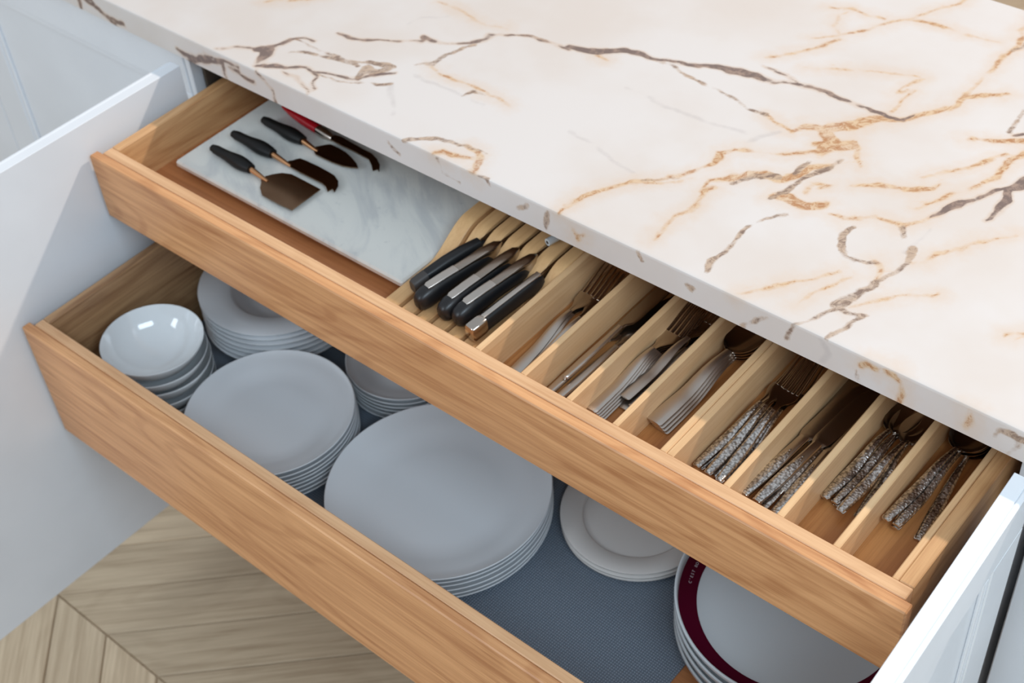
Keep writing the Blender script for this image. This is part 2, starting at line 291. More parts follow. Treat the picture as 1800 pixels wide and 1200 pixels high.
# ------------------------------------------------------------------ countertop (marble slab, veins measured in millimetres on the slab)
VEINS=[(0,[2.0,4.0,4.0,2.0,2.0,2.0,4.0,3.0,3.0,3.0,5.0,7.0,5.0,2.0,2.5,3.0],[(177,308),(200,306),(220,315),(234,330),(263,342),(286,356),(281,366),(302,368),(325,378),(342,389),(354,406),(353,420),(359,425),(379,439),(406,448),(458,451)]),(0,[5.0,8.0,10.0,9.0,6.0,4.0,3.0,4.0,6.0,9.0,9.0,7.0,3.0,3.0,6.0,5.0,3.0,2.0,3.0,6.0,4.0,3.0],[(454,457),(473,463),(495,472),(524,488),(548,493),(566,496),(591,504),(612,513),(632,522),(656,526),(675,531),(687,534),(715,536),(732,544),(751,548),(784,551),(801,552),(820,550),(831,548),(842,546),(861,549),(877,555)]),(0,[2.0,3.0,2.0,2.0],[(681,555),(708,558),(729,554),(737,548)]),(0,[2.0,2.0,4.0,5.0,4.0,2.0,2.0],[(64,191),(90,208),(118,222),(131,238),(137,261),(148,275),(167,276)]),(0,[9.0,12.0,9.0,5.0],[(116,219),(129,228),(138,215),(142,199)]),(0,[3.0,6.0,4.0,3.0,3.0,3.0,4.0,3.0,5.0,4.0,2.0],[(143,191),(158,204),(177,214),(198,226),(213,227),(231,233),(258,239),(278,247),(285,260),(296,273),(306,283)]),(0,[2.0,2.0,2.0,2.0],[(213,227),(227,220),(233,206),(247,198)]),(0,[1.5,1.5,1.5,1.5],[(180,203),(206,203),(232,193),(244,187)]),(3,[2.0,2.0,2.5,3.0,3.0],[(141,265),(177,267),(212,269),(241,272),(264,282)]),(3,[3.0,4.0,4.0,3.0],[(154,236),(177,254),(223,266),(257,268)]),(3,[8.0,10.0,10.0,8.0],[(275,250),(271,271),(287,270),(292,286)]),(3,[5.0,8.0,6.0],[(262,284),(280,290),(296,294)]),(3,[1.5,1.5,2.0,2.0],[(218,223),(261,228),(296,249),(317,263)]),(2,[3.0,3.0,3.0],[(317,263),(341,242),(367,213)]),(3,[3.0,7.0,5.0,4.0,3.0,3.0],[(319,313),(334,325),(333,341),(334,355),(343,374),(350,389)]),(1,[3.0,2.0,2.0,2.0,2.0,1.5,1.0],[(338,320),(364,316),(395,316),(423,318),(442,316),(461,315),(478,312)]),(2,[2.0,2.0,2.0],[(331,294),(408,293),(448,297)]),(3,[1.5,2.0,1.5],[(415,292),(419,309),(435,312)]),(3,[2.0,4.0,4.0,3.0,2.0,2.0],[(403,177),(421,189),(443,205),(471,217),(490,220),(513,222)]),(1,[3.0,6.0,9.0,6.0,3.0],[(487,220),(506,217),(519,200),(527,185),(516,182)]),(1,[1.5,3.0,4.0,2.0],[(460,186),(468,196),(489,200),(510,205)]),(1,[2.0,3.0,2.0,1.5],[(32,310),(59,326),(83,346),(100,363)]),(1,[1.0,1.5,2.0,1.5,1.0],[(233,445),(266,444),(303,438),(331,437),(360,444)]),(2,[2.0,2.0,2.0],[(244,379),(250,399),(272,424)]),(3,[3.0,2.0,3.0,2.0],[(362,432),(380,438),(401,449),(421,452)]),(1,[4.0,2.0],[(498,464),(516,458)]),(3,[2.0,2.0,2.0,2.0,2.0,3.0,3.0],[(559,493),(595,493),(630,486),(670,483),(692,477),(715,470),(740,470)]),(1,[2.0,2.0,2.0],[(740,470),(760,466),(783,463)]),(1,[3.0,8.0,11.0,13.0,14.0,10.0,6.0,4.0,6.0,5.0,4.0,5.0,4.0,5.0,3.0,2.0],[(782,464),(793,479),(809,487),(822,499),(838,513),(851,531),(863,545),(879,558),(892,576),(906,593),(915,612),(914,634),(927,647),(934,652),(946,661),(955,671)]),(1,[12.0,14.0,12.0,7.0,5.0,3.0],[(815,482),(833,470),(833,447),(854,485),(869,466),(885,448)]),(1,[8.0,10.0,8.0],[(822,454),(845,461),(854,473)]),(0,[2.0,2.0,1.5],[(870,550),(878,560),(885,570)]),(1,[6.0,5.0,4.0,4.0,4.0,4.0,4.0,6.0,7.0,4.0,3.0,2.0,2.0,2.0],[(655,203),(658,227),(672,251),(689,276),(709,298),(727,322),(740,343),(746,360),(740,379),(746,395),(767,401),(789,409),(811,428),(829,444)]),(1,[3.0,2.0,2.0,2.0,2.0,2.0],[(655,175),(649,210),(662,235),(679,265),(708,288),(738,316)]),(3,[2.0,2.0,2.0],[(696,285),(710,300),(723,312)]),(1,[2.0,5.0,6.0,7.0,8.0,9.0,8.0,6.0,4.0],[(764,307),(762,331),(776,346),(786,362),(800,372),(822,374),(834,392),(840,414),(855,433)]),(3,[4.0,6.0,6.0],[(782,342),(794,365),(816,377)]),(3,[3.0,4.0,5.0,4.0,5.0,4.0],[(860,448),(855,422),(846,399),(840,377),(836,357),(831,343)]),(3,[3.0,3.0,3.0],[(834,424),(830,410),(830,393)]),(1,[6.0,9.0,12.0,10.0],[(829,347),(845,353),(868,353),(886,365)]),(1,[3.0,3.0,3.0,3.0],[(856,372),(860,392),(875,399),(869,389)]),(1,[3.0,3.0,2.0,3.0,2.0,2.0,2.0],[(773,325),(767,309),(771,279),(767,260),(765,243),(766,227),(766,209)]),(3,[2.0,2.0,2.0,3.0,3.0,4.0,3.0,5.0,4.0,2.0],[(860,330),(849,311),(840,290),(838,278),(841,254),(841,239),(839,227),(838,217),(839,208),(843,200)]),(1,[2.0,3.0,4.0,3.0,3.0,5.0,3.0,3.0],[(901,354),(917,356),(926,367),(938,378),(955,381),(971,380),(981,395),(990,412)]),(3,[4.0,3.0],[(972,378),(985,364)]),(0,[3.0,6.0,8.0,7.0,4.0,2.0,2.0,4.0,7.0,9.0,9.0],[(990,411),(996,430),(1000,445),(1007,455),(1015,467),(1018,480),(1022,489),(1027,497),(1035,506),(1041,518),(1046,538)]),(0,[7.0,7.0,5.0,3.0,2.0],[(1034,505),(1041,486),(1043,471),(1044,458),(1042,444)]),(1,[2.0,3.0,5.0,3.0,2.0],[(894,412),(908,420),(917,427),(936,438),(952,448)]),(1,[4.0,6.0,4.0,2.0],[(940,441),(953,446),(964,454),(970,466)]),(1,[2.0,4.0,6.0,7.0,8.0],[(957,562),(976,574),(992,580),(1006,590),(1024,597)]),(1,[7.0,7.0,5.0,5.0,4.0,3.0],[(1029,586),(1018,564),(1014,541),(1013,520),(1007,495),(999,469)]),(1,[1.5,2.0,3.0,3.0,3.0],[(949,470),(963,491),(978,510),(991,533),(1007,562)]),(1,[1.5,2.0,1.5,1.0],[(968,418),(982,444),(991,461),(998,471)]),(1,[1.0,1.5,2.0,4.0,3.0,2.0,2.0,2.0,1.5],[(702,645),(718,661),(726,673),(744,692),(751,711),(766,736),(782,759),(796,794),(816,831)]),(1,[2.0,2.0,2.0,1.5],[(683,720),(706,732),(733,730),(754,732)]),(1,[2.0,3.0,2.0,2.0,1.5,1.0],[(776,750),(794,758),(811,759),(839,758),(869,760),(895,763)]),(1,[2.0,2.0,2.0,3.0,2.0],[(675,576),(698,599),(711,618),(718,637),(728,664)]),(1,[1.0,1.5,1.5,1.0],[(698,708),(707,686),(724,676),(721,663)]),(1,[5.0,5.0,4.0,3.0,3.0,3.0],[(905,847),(908,799),(916,769),(914,745),(915,722),(913,694)]),(3,[4.0,3.0,3.0],[(926,797),(921,773),(916,756)]),(1,[2.0,2.0,3.0],[(913,694),(914,659),(913,636)]),(3,[3.0,5.0,3.0,4.0],[(985,673),(984,641),(986,618),(987,601)]),(0,[4.0,4.0],[(996,598),(1002,605)]),(1,[1.5,2.0,2.0,2.0],[(856,642),(849,624),(843,598),(854,609)]),(1,[1.5,1.5,2.0],[(862,614),(857,591),(858,560)]),(1,[1.0,1.0,1.0],[(727,581),(770,610),(849,644)]),(2,[2.0,3.0,3.0,5.0,4.0,2.0],[(572,423),(611,423),(641,417),(675,421),(711,422),(744,426)]),(2,[3.0,3.0,3.0,2.0],[(569,311),(606,307),(641,301),(677,292)]),(2,[2.0,4.0,3.0],[(752,414),(761,432),(772,452)]),(3,[3.0,5.0,5.0,4.0,3.0,3.0,3.0],[(932,352),(929,333),(936,314),(948,303),(961,302),(973,307),(980,316)]),(1,[5.0,4.0,3.0],[(979,315),(988,304),(994,291)]),(3,[6.0,6.0,4.0,4.0,4.0,6.0,7.0,6.0,4.0],[(1002,354),(1006,342),(1006,329),(1002,314),(998,299),(994,281),(989,264),(985,246),(981,232)]),(3,[4.0,3.0,3.0,2.0,2.0,1.5],[(992,269),(989,251),(986,233),(978,214),(969,196),(959,180)]),(3,[5.0,4.0,4.0,4.0,3.0,3.0,2.0],[(993,278),(990,249),(990,233),(1000,233),(1012,235),(1003,212),(998,187)]),(1,[2.0,1.5,3.0,4.0,2.0,1.5,1.0],[(1010,332),(1022,341),(1026,366),(1038,389),(1049,407),(1062,422),(1075,436)]),(2,[2.0,2.0,2.0],[(999,346),(1000,372),(1000,393)]),(1,[1.0,1.5,1.5,1.0],[(891,190),(910,215),(927,242),(959,280)]),(1,[1.0,1.5,1.0],[(943,205),(958,248),(973,280)]),(1,[1.0,1.5,1.5,1.0],[(996,240),(1011,265),(1029,285),(1053,307)]),(1,[2.0,2.0,1.0],[(1167,318),(1146,300),(1138,292)])]
FVEINS=[(0,[3,4,5,5,3],[(-18,-29),(-3,-33),(42,-24),(81,-12),(86,-38)]),(0,[3,4,4,2],[(4,-41),(49,-14),(92,-7),(113,-7)]),(0,[3,4,3,2],[(94,-15),(111,-15),(128,-17),(142,-21)]),(0,[2,3,3,3],[(151,-4),(167,-13),(178,-21),(181,-40)]),(3,[2,3,2],[(388,-13),(396,-18),(406,-26)]),(3,[2,2,3],[(468,-4),(476,-25),(501,-24)]),(3,[3,5,2],[(531,-1),(548,1),(551,-6)]),(3,[2,4],[(590,-24),(607,-11)]),(3,[4,5,4],[(637,-7),(634,-21),(632,-32)]),(1,[3,4,3],[(675,-16),(679,-24),(690,-15)]),(3,[4,4],[(830,-17),(837,-19)]),(3,[4,3],[(763,-4),(767,-13)]),(3,[3,4,3],[(897,-36),(917,-17),(930,-9)]),(3,[3,3],[(960,-3),(951,-22)]),(2,[4,5,5],[(993,-6),(1001,-17),(996,-33)]),(1,[4,6,4],[(1040,-15),(1047,-8),(1055,-10)]),(3,[3,4,3],[(1034,-24),(1038,-30),(1044,-37)]),(1,[3,4,3],[(1067,-8),(1074,-8),(1080,-10)]),(1,[2,4,3],[(1084,-16),(1085,-27),(1082,-46)]),(1,[2,4,4],[(1155,-7),(1157,-18),(1153,-29)]),(3,[3,5,7,6,5],[(1181,-23),(1187,-12),(1199,-11),(1205,-14),(1218,-10)]),(3,[3,4,3],[(1185,-32),(1198,-36),(1209,-20)])]
YC, ZC, TC = 0.1844, 0.0873, 0.0403
def countertop():
    xs = np.concatenate([np.arange(-1.5, -.30, .010), np.arange(-.30, 1.30, .0032), np.arange(1.30, 2.3, .010)])
    ys = np.concatenate([np.arange(YC + .006, .85 - .002, .0032)])
    b = .0016
    prof = [(.85, ZC - TC), (YC + b, ZC - TC), (YC, ZC - TC + b)] + [(YC, z) for z in np.linspace(ZC - TC + .004, ZC - .004, 9)] + [(YC, ZC - b), (YC + b * .3, ZC - b * .3), (YC + b, ZC)] \
        + [(y, ZC) for y in ys] + [(.85 - b, ZC), (.85, ZC - b)]
    prof = np.array(prof); m = len(prof); n = len(xs)
    V = np.zeros((n, m, 3)); V[:, :, 0] = xs[:, None]; V[:, :, 1] = prof[None, :, 0]; V[:, :, 2] = prof[None, :, 1]
    V = V.reshape(-1, 3)
    i, j = np.meshgrid(np.arange(n - 1), np.arange(m), indexing='ij'); j2 = (j + 1) % m
    F = np.stack([i * m + j, (i + 1) * m + j, (i + 1) * m + j2, i * m + j2], -1).reshape(-1, 4).tolist()
    F += [list(range(m)), list(range((n - 1) * m, n * m))]
    o = mesh('countertop', V, F, 'marble', None, smooth=True, angle=25)
    o['label'] = 'white marble countertop slab with gold and dark brown veins above the drawers'; o['category'] = 'countertop'
    S = {0: 'dark', 1: 'gold', 2: 'faint', 3: 'brown'}
    fld = {k: np.full(len(V), -30.0) for k in S}
    P = V * 1000.0
    from mathutils import noise
    W_ = np.array([noise.noise_vector(Vector(p) / 42) * 5.0 + noise.noise_vector(Vector(p) / 15 + Vector((9, 3, 1))) * 2.6 + noise.noise_vector(Vector(p) / 7) * 1.2 for p in P])
    P = P + W_
    L = [(k, w, [(x, y, ZC * 1000) for x, y in p]) for k, w, p in VEINS] + [(k, w, [(x, YC * 1000, z + ZC * 1000) for x, z in p]) for k, w, p in FVEINS]
    L += [(k, w, [(-x - 150, y, z) for x, y, z in p]) for k, w, p in L if max(q[0] for q in p) < 1400] + [(k, w, [(2760 - x, y, z) for x, y, z in p]) for k, w, p in L if max(q[0] for q in p) < 1340]
    for k, w, p in L:
        for q in range(len(p) - 1):
            A = np.array(p[q], float); B = np.array(p[q + 1], float); d = B - A; dd = max(d @ d, 1e-6)
            lo = np.minimum(A, B) - 32; hi = np.maximum(A, B) + 32
            idx = np.where(((P[:, :2] > lo[:2]) & (P[:, :2] < hi[:2])).all(1))[0]
            if not len(idx): continue
            t = np.clip(((P[idx] - A) @ d) / dd, 0, 1); c = A + t[:, None] * d
            r = (w[min(q, len(w) - 1)] * (1 - t) + w[min(q + 1, len(w) - 1)] * t) * .60 + .35
            s = r - np.sqrt(((P[idx] - c) ** 2).sum(1))
            fld[k][idx] = np.maximum(fld[k][idx], s)
    for k, nm in S.items():
        a = o.data.attributes.new(nm, 'FLOAT', 'POINT'); a.data.foreach_set('value', fld[k].astype(np.float32))
    return o
countertop()

# ------------------------------------------------------------------ setting: floor
floor = box('floor', 'plank_a', None, -3.2, 4.2, -3.2, 4.2, -.833 - .06, -.833 - .006, 0); floor['kind'] = 'structure'
H, PX, Y0 = .40, .1305, -.243
g = .0013
def plank(sgn):
    s = sgn * H; bl = [(g, 0), (PX - g, 0), (PX - g + s, H - 2 * g), (g + s, H - 2 * g)]
    V = [(x, y, -.006) for x, y in bl] + [(x, y, -.0016) for x, y in bl] + [(x + dx, y + dy, 0) for (x, y), (dx, dy) in zip(bl, ((.0016, .0008), (-.0016, .0008), (-.0016, -.0008), (.0016, -.0008)))]
    F = [(3, 2, 1, 0)] + [(i, (i + 1) % 4, 4 + (i + 1) % 4, 4 + i) for i in range(4)] + [(4 + i, 4 + (i + 1) % 4, 8 + (i + 1) % 4, 8 + i) for i in range(4)] + [(8, 9, 10, 11)]
    return mesh('plank', V, F, 'plank_a' if sgn > 0 else 'plank_b', floor, world=False)
pp = {1: plank(1), -1: plank(-1)}; first = {1: True, -1: True}
def lay(j, xlo, xhi):
    sg = 1 if j % 2 == 0 else -1
    for k in range(-40, 60):
        x = -.0095 + PX * k + (0 if sg > 0 else H)
        if x < xlo or x > xhi: continue
        if first[sg]: p = pp[sg]; first[sg] = False
        else: p = pp[sg].copy(); link(p)
        p.location = (x, Y0 + j * H + g, 0)
for j in range(-2, 2): lay(j, -1.1, 1.9)
for j in range(5, 8): lay(j, -.9, 1.3)

# ------------------------------------------------------------------ cabinets
ZD = .043; ZB = -.675; CF = .2215
mid = thing('kitchen_cabinet', 'white base cabinet standing open with two wooden drawers pulled out', 'cabinet', loc=(.6, .5, -.833))
box('body', 'white', mid, -.0205, -.0025, CF, .80, ZB, ZC - TC - .001)
box('side_panel', 'white', mid, 1.2035, 1.2215, CF, .80, ZB, ZC - TC - .001)
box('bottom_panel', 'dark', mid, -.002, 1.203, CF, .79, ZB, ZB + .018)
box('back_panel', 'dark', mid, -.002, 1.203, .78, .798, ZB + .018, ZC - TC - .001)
box('plinth', 'white', mid, -1.0, 2.2, .25, .268, -.833, ZB - .001)
box('filler_strip', 'white', mid, -.0325, -.0215, CF - .020, CF - .002, ZB, ZD)
box('reflection_panel', 'brown_panel', mid, -.002, 1.203, .21, .778, .036, ZC - TC - .0012)  # unseen panel added under the counter to keep the blade reflections dark
box('gap_shade_strip', 'dark', mid, -.002, .0035, .206, .76, -.11, .035)  # dark strip lining the drawer gap, standing in for its shade
def shaker(root_name, mat, parent, u0, u1, z0, z1, thick, xf, rail=.078):
    """shaker door in its own frame: u across, v out of the face; xf maps (u, v, z) to the drawers' coordinates"""
    def pc(name, a, b, v0, v1, c, d, par, bev=.0015):
        V, F = boxgeo(a, b, v0, v1, c, d, bev); return mesh(name, [xf(*q) for q in V], F, mat, par)
    base = pc(root_name, u0, u1, 0, thick - .006, z0, z1, parent, .0006)
    pc('rail', u0, u1, thick - .006, thick, z1 - rail, z1, base); pc('rail', u0, u1, thick - .006, thick, z0, z0 + rail, base)
    pc('stile', u0, u0 + rail, thick - .006, thick, z0 + rail, z1 - rail, base); pc('stile', u1 - rail, u1, thick - .006, thick, z0 + rail, z1 - rail, base)
    for a, b, c, d in ((u0 + rail, u1 - rail, z1 - rail - .011, z1 - rail), (u0 + rail, u1 - rail, z0 + rail, z0 + rail + .011), (u0 + rail, u0 + rail + .011, z0 + rail + .011, z1 - rail - .011), (u1 - rail - .011, u1 - rail, z0 + rail + .011, z1 - rail - .011)):
        pc('moulding', a, b, thick - .006, thick - .002, c, d, base, .0012)
    return base
HY = .174
al, ar = .0146, .0307
def xl(u, v, z): # left door, open: u runs from the hinge to the front, v towards -x
    return (-.004 - v - (u) * al, HY - u + v * al, z)
ld = shaker('door', 'white', mid, 0, .597, ZB, ZD, .0215, xl); ld['label'] = 'left cabinet door standing open, plain inner face'
def xr_(u, v, z): return (1.2119 + v + u * ar, HY - u - v * ar * 0, z)
rd = shaker('door', 'white_gloss', mid, 0, .597, ZB, ZD, .0215, xr_, rail=.066); rd['label'] = 'right cabinet door standing open, framed outer face'
def closed(x0, x1, cat_label, nd):
    c = thing('kitchen_cabinet', cat_label, 'cabinet', loc=((x0 + x1) / 2, .5, -.833))
    box('body', 'white', c, x0, x1, CF + .0008, .80, ZB, ZC - TC - .001)
    wd = (x1 - x0) / nd
    for i in range(nd):
        a = x0 + i * wd + .0015; b = a + wd - .003
        shaker('door', 'white', c, a, b, ZB, ZD, .021, lambda u, v, z: (u, CF - v, z), .075)
closed(-1.233, -.033, 'closed white shaker cabinet left of the open drawers', 2)
closed(1.2335, 2.2, 'closed white cabinet right of the dark gap beside the open door', 2)

# ------------------------------------------------------------------ drawers
def drawer(label, y0, ztop, hf, hb, tout, tin, zfl, depth, ms):
    """bottom board carries the rest; outer front board, inner front, two sides, back"""
    d = box('drawer', 'oak_bottom', mid, .025, 1.176, y0 + tout + .002, y0 + depth, zfl - .010, zfl)
    d['label'] = label
    V, F = boxgeo(0, 1.2, y0, y0 + tout - .0004, ztop - hf, ztop, .0016); o = mesh('front_board', V, F, 'oak_front', d)
    yi = y0 + tout + tin
    box('inner_front', 'oak_box_x', d, .0105, 1.1915, y0 + tout, yi, ztop - hb, ztop - .0006, .001)
    s1 = box('side_board', ms, d, .0105, .0255, yi + .0003, y0 + depth, ztop - hb, ztop - .0003, .001)
    s2 = box('side_board', ms, d, 1.1765, 1.1915, yi + .0003, y0 + depth, ztop - hb, ztop - .0003, .001)
    box('back_board', 'oak_box_x', d, .0258, 1.1762, y0 + depth - .016, y0 + depth - .001, zfl, ztop - .012, .001)
    return d
drawer('shallow upper drawer of pale oak with cutlery', 0, 0, .1021, .094, .0145, .0155, -.062, .56, 'oak_box_y')
drawer('deep lower drawer of pale oak with plates', -.1756, -.1777, .2055, .195, .0135, .0140, -.347, .56, 'oak_box_shaded')

# ------------------------------------------------------------------ trays in the upper drawer
ZT = -.0515
def tray(label, x0, x1, divs, grp=None):
    t = thing('cutlery_tray', label, 'tray', loc=((x0 + x1) / 2, .3, -.0615))
    y0, y1 = .0315, .535
    box('tray_floor', 'oak_floor_y', t, x0 + .0085, x1 - .0085, y0 + .0003, y1 - .0085, -.0615, ZT, .0003)
    box('side_wall', 'birch_y', t, x0, x0 + .0083, y0, y1, -.0615, -.0045, .0012)
    box('side_wall', 'birch_y', t, x1 - .0083, x1, y0, y1, -.0615, -.0045, .0012)
    box('end_wall', 'birch_y', t, x0 + .0085, x1 - .0085, y1 - .0083, y1, -.0615, -.0045, .0012)
    for d in divs: box('divider', 'birch_y', t, d, d + .0078, y0 + .0002, y1 - .0086, ZT + .0002, -.005, .0012)
    return t
tray('pale wooden cutlery tray holding the plain cutlery beside the knife block', .651, .9112, [.7165, .780, .8415])
tray('pale wooden cutlery tray holding the patterned cutlery by the right side', .9116, 1.1764, [.980, 1.0425, 1.105])
# knife block: seven wavy slats with slots between them
kb = thing('knife_block', 'wavy slatted wooden in-drawer knife block with open slots', 'knife block', loc=(.568, .25, -.0615))
def slat(x0, x1):
    up = [(.0318, -.0375), (.125, -.0375)]
    for i in range(13):
        t = i / 12; s = t * t * (3 - 2 * t); up.append((.130 + .075 * t, -.0375 + .0325 * s))
    up += [(.300, -.004), (.45, -.004)]
    pr = up + [(.45, -.0612), (.0318, -.0612)]
    n = len(pr); V = [(x0, y, z) for y, z in pr] + [(x1, y, z) for y, z in pr]
    F = [tuple(range(n)), tuple(range(n, 2 * n))[::-1]] + [(i, (i + 1) % n, n + (i + 1) % n, n + i) for i in range(n)]
    o = mesh('slat', V, F, 'beech', kb)
    bm = bmesh.new(); bm.from_mesh(o.data); bmesh.ops.bevel(bm, geom=[e for e in bm.edges if len(e.link_faces) == 2 and e.calc_face_angle(0) > 1.2], offset=.0009, segments=1, affect='EDGES'); bm.to_mesh(o.data); bm.free()
    o.data.polygons.foreach_set('use_smooth', [True] * len(o.data.polygons)); o.data.set_sharp_from_angle(angle=.5)
SLOT = [.5085, .5325, .5565, .5815, .6065, .6305]
ed = [.4845] + SLOT + [.6505]
for i in range(7): slat(ed[i] + (.0 if i == 0 else .0030), ed[i + 1] - (.0030 if i < 6 else .0))
box('base_board', 'beech', kb, .4845, .6505, .0322, .4498, -.0618, -.0612, 0)

# marble board with the cheese knives
mbd = box('marble_board', 'boardm', None, .0575, .4805, .0885, .375, -.0490, -.0385, .0026)
mbd['label'] = 'rectangular white marble serving board lying flat in the upper drawer'; mbd['category'] = 'board'
ZM = -.0385
for fx in (.085, .453):
    for fy in (.115, .35): box('foot', 'blackt', mbd, fx - .008, fx + .008, fy - .008, fy + .008, -.0618, -.0488, .001)
# ------------------------------------------------------------------ cheese knives on the board
def cheese(name, label, end, fer, bl, mats, outline, rad):
    """handle from end to fer, ferrule from fer to bl, flat blade outline in tenths of a millimetre"""
    t = thing(name, label, 'cheese knife', 'cheese knives on the marble board', loc=(end[0], end[1], ZM))
    zc = ZM + max(rad) + .0006
    E, Fp = Vector((*end, zc)), Vector((*fer, zc)); n = len(rad)
    pts = [E.lerp(Fp, i / (n - 1)) for i in range(n)]
    tube('handle', pts, rad, mats[0], t, seg=20, world=True, sz=.92)
    Bp = Vector((*bl, ZM + .006))
    Fz = Vector((fer[0], fer[1], zc - .001))
    tube('ferrule' if mats[1] == 'copper' else 'bolster', [Fz, Fz.lerp(Bp, .5), Bp + (Bp - Fz) * .12], [rad[-1] * .62, rad[-1] * .50, .0022] if mats[1] == 'copper' else [.0068, .0076, .0045], mats[1], t, seg=16, world=True)
    o = prism('blade', [(x / 1e4, y / 1e4) for x, y in outline], ZM + .0046, ZM + .0062, mats[2], t)
    bm = bmesh.new(); bm.from_mesh(o.data); bmesh.ops.bevel(bm, geom=[e for e in bm.edges if abs(e.verts[0].co.z - e.verts[1].co.z) < 1e-5], offset=.0004, segments=1, affect='EDGES'); bm.to_mesh(o.data); bm.free()
    return t
R1 = [.0052, .0068, .0070, .0072, .0078, .0088, .0098, .0102, .0098, .0086, .0070]
BK = ('blackwood', 'copper', 'bronze')
cheese('cheese_spade', 'wide flat cheese spade with black handle, nearest the drawer front', (.092, .1295), (.171, .128), (.2005, .1265), BK,
       [(1933, 1326), (1960, 1370), (1983, 1410), (2061, 1500), (2193, 1557), (2417, 1557), (2629, 1555), (2740, 1552), (2746, 1030), (2477, 1015), (2191, 1020), (2053, 1110), (1982, 1200), (1940, 1230)], R1)
cheese('cheese_fork_knife', 'black handled cheese knife with narrow blade and curved forked tip, in the middle', (.091, .168), (.171, .168), (.2015, .1675), BK,
       [(1943, 1733), (1980, 1775), (2002, 1824), (2032, 1866), (2151, 1878), (2362, 1884), (2540, 1879), (2680, 1868), (2802, 1816), (2882, 1736), (2938, 1611), (2866, 1647), (2852, 1570), (2758, 1630), (2668, 1650), (2462, 1647), (2247, 1645), (2076, 1650), (1988, 1670), (1950, 1690)], R1)
cheese('cheese_heart_knife', 'black handled cheese knife with a pointed leaf-shaped blade', (.102, .2145), (.183, .2125), (.2085, .2115), BK,
       [(2018, 2170), (2045, 2200), (2069, 2235), (2102, 2283), (2148, 2325), (2289, 2330), (2446, 2317), (2603, 2274), (2736, 2225), (2833, 2163), (2747, 2113), (2632, 2072), (2455, 2049), (2287, 2043), (2142, 2044), (2092, 2070), (2040, 2110), (2015, 2135)], R1)
cheese('cheese_fork_knife', 'red handled cheese knife with forked tip, half under the countertop', (.098, .2535), (.179, .2445), (.205, .2435), ('red', 'steel', 'bronze'),
       [(1994, 2500), (2146, 2532), (2364, 2516), (2580, 2501), (2753, 2499), (2894, 2455), (3019, 2382), (3119, 2264), (3060, 2290), (3032, 2232), (2923, 2315), (2813, 2379), (2698, 2380), (2505, 2388), (2293, 2384), (2125, 2392), (2015, 2399)],
       [.0015, .0036, .0054, .0066, .0074, .0078, .0078, .0076, .0074])

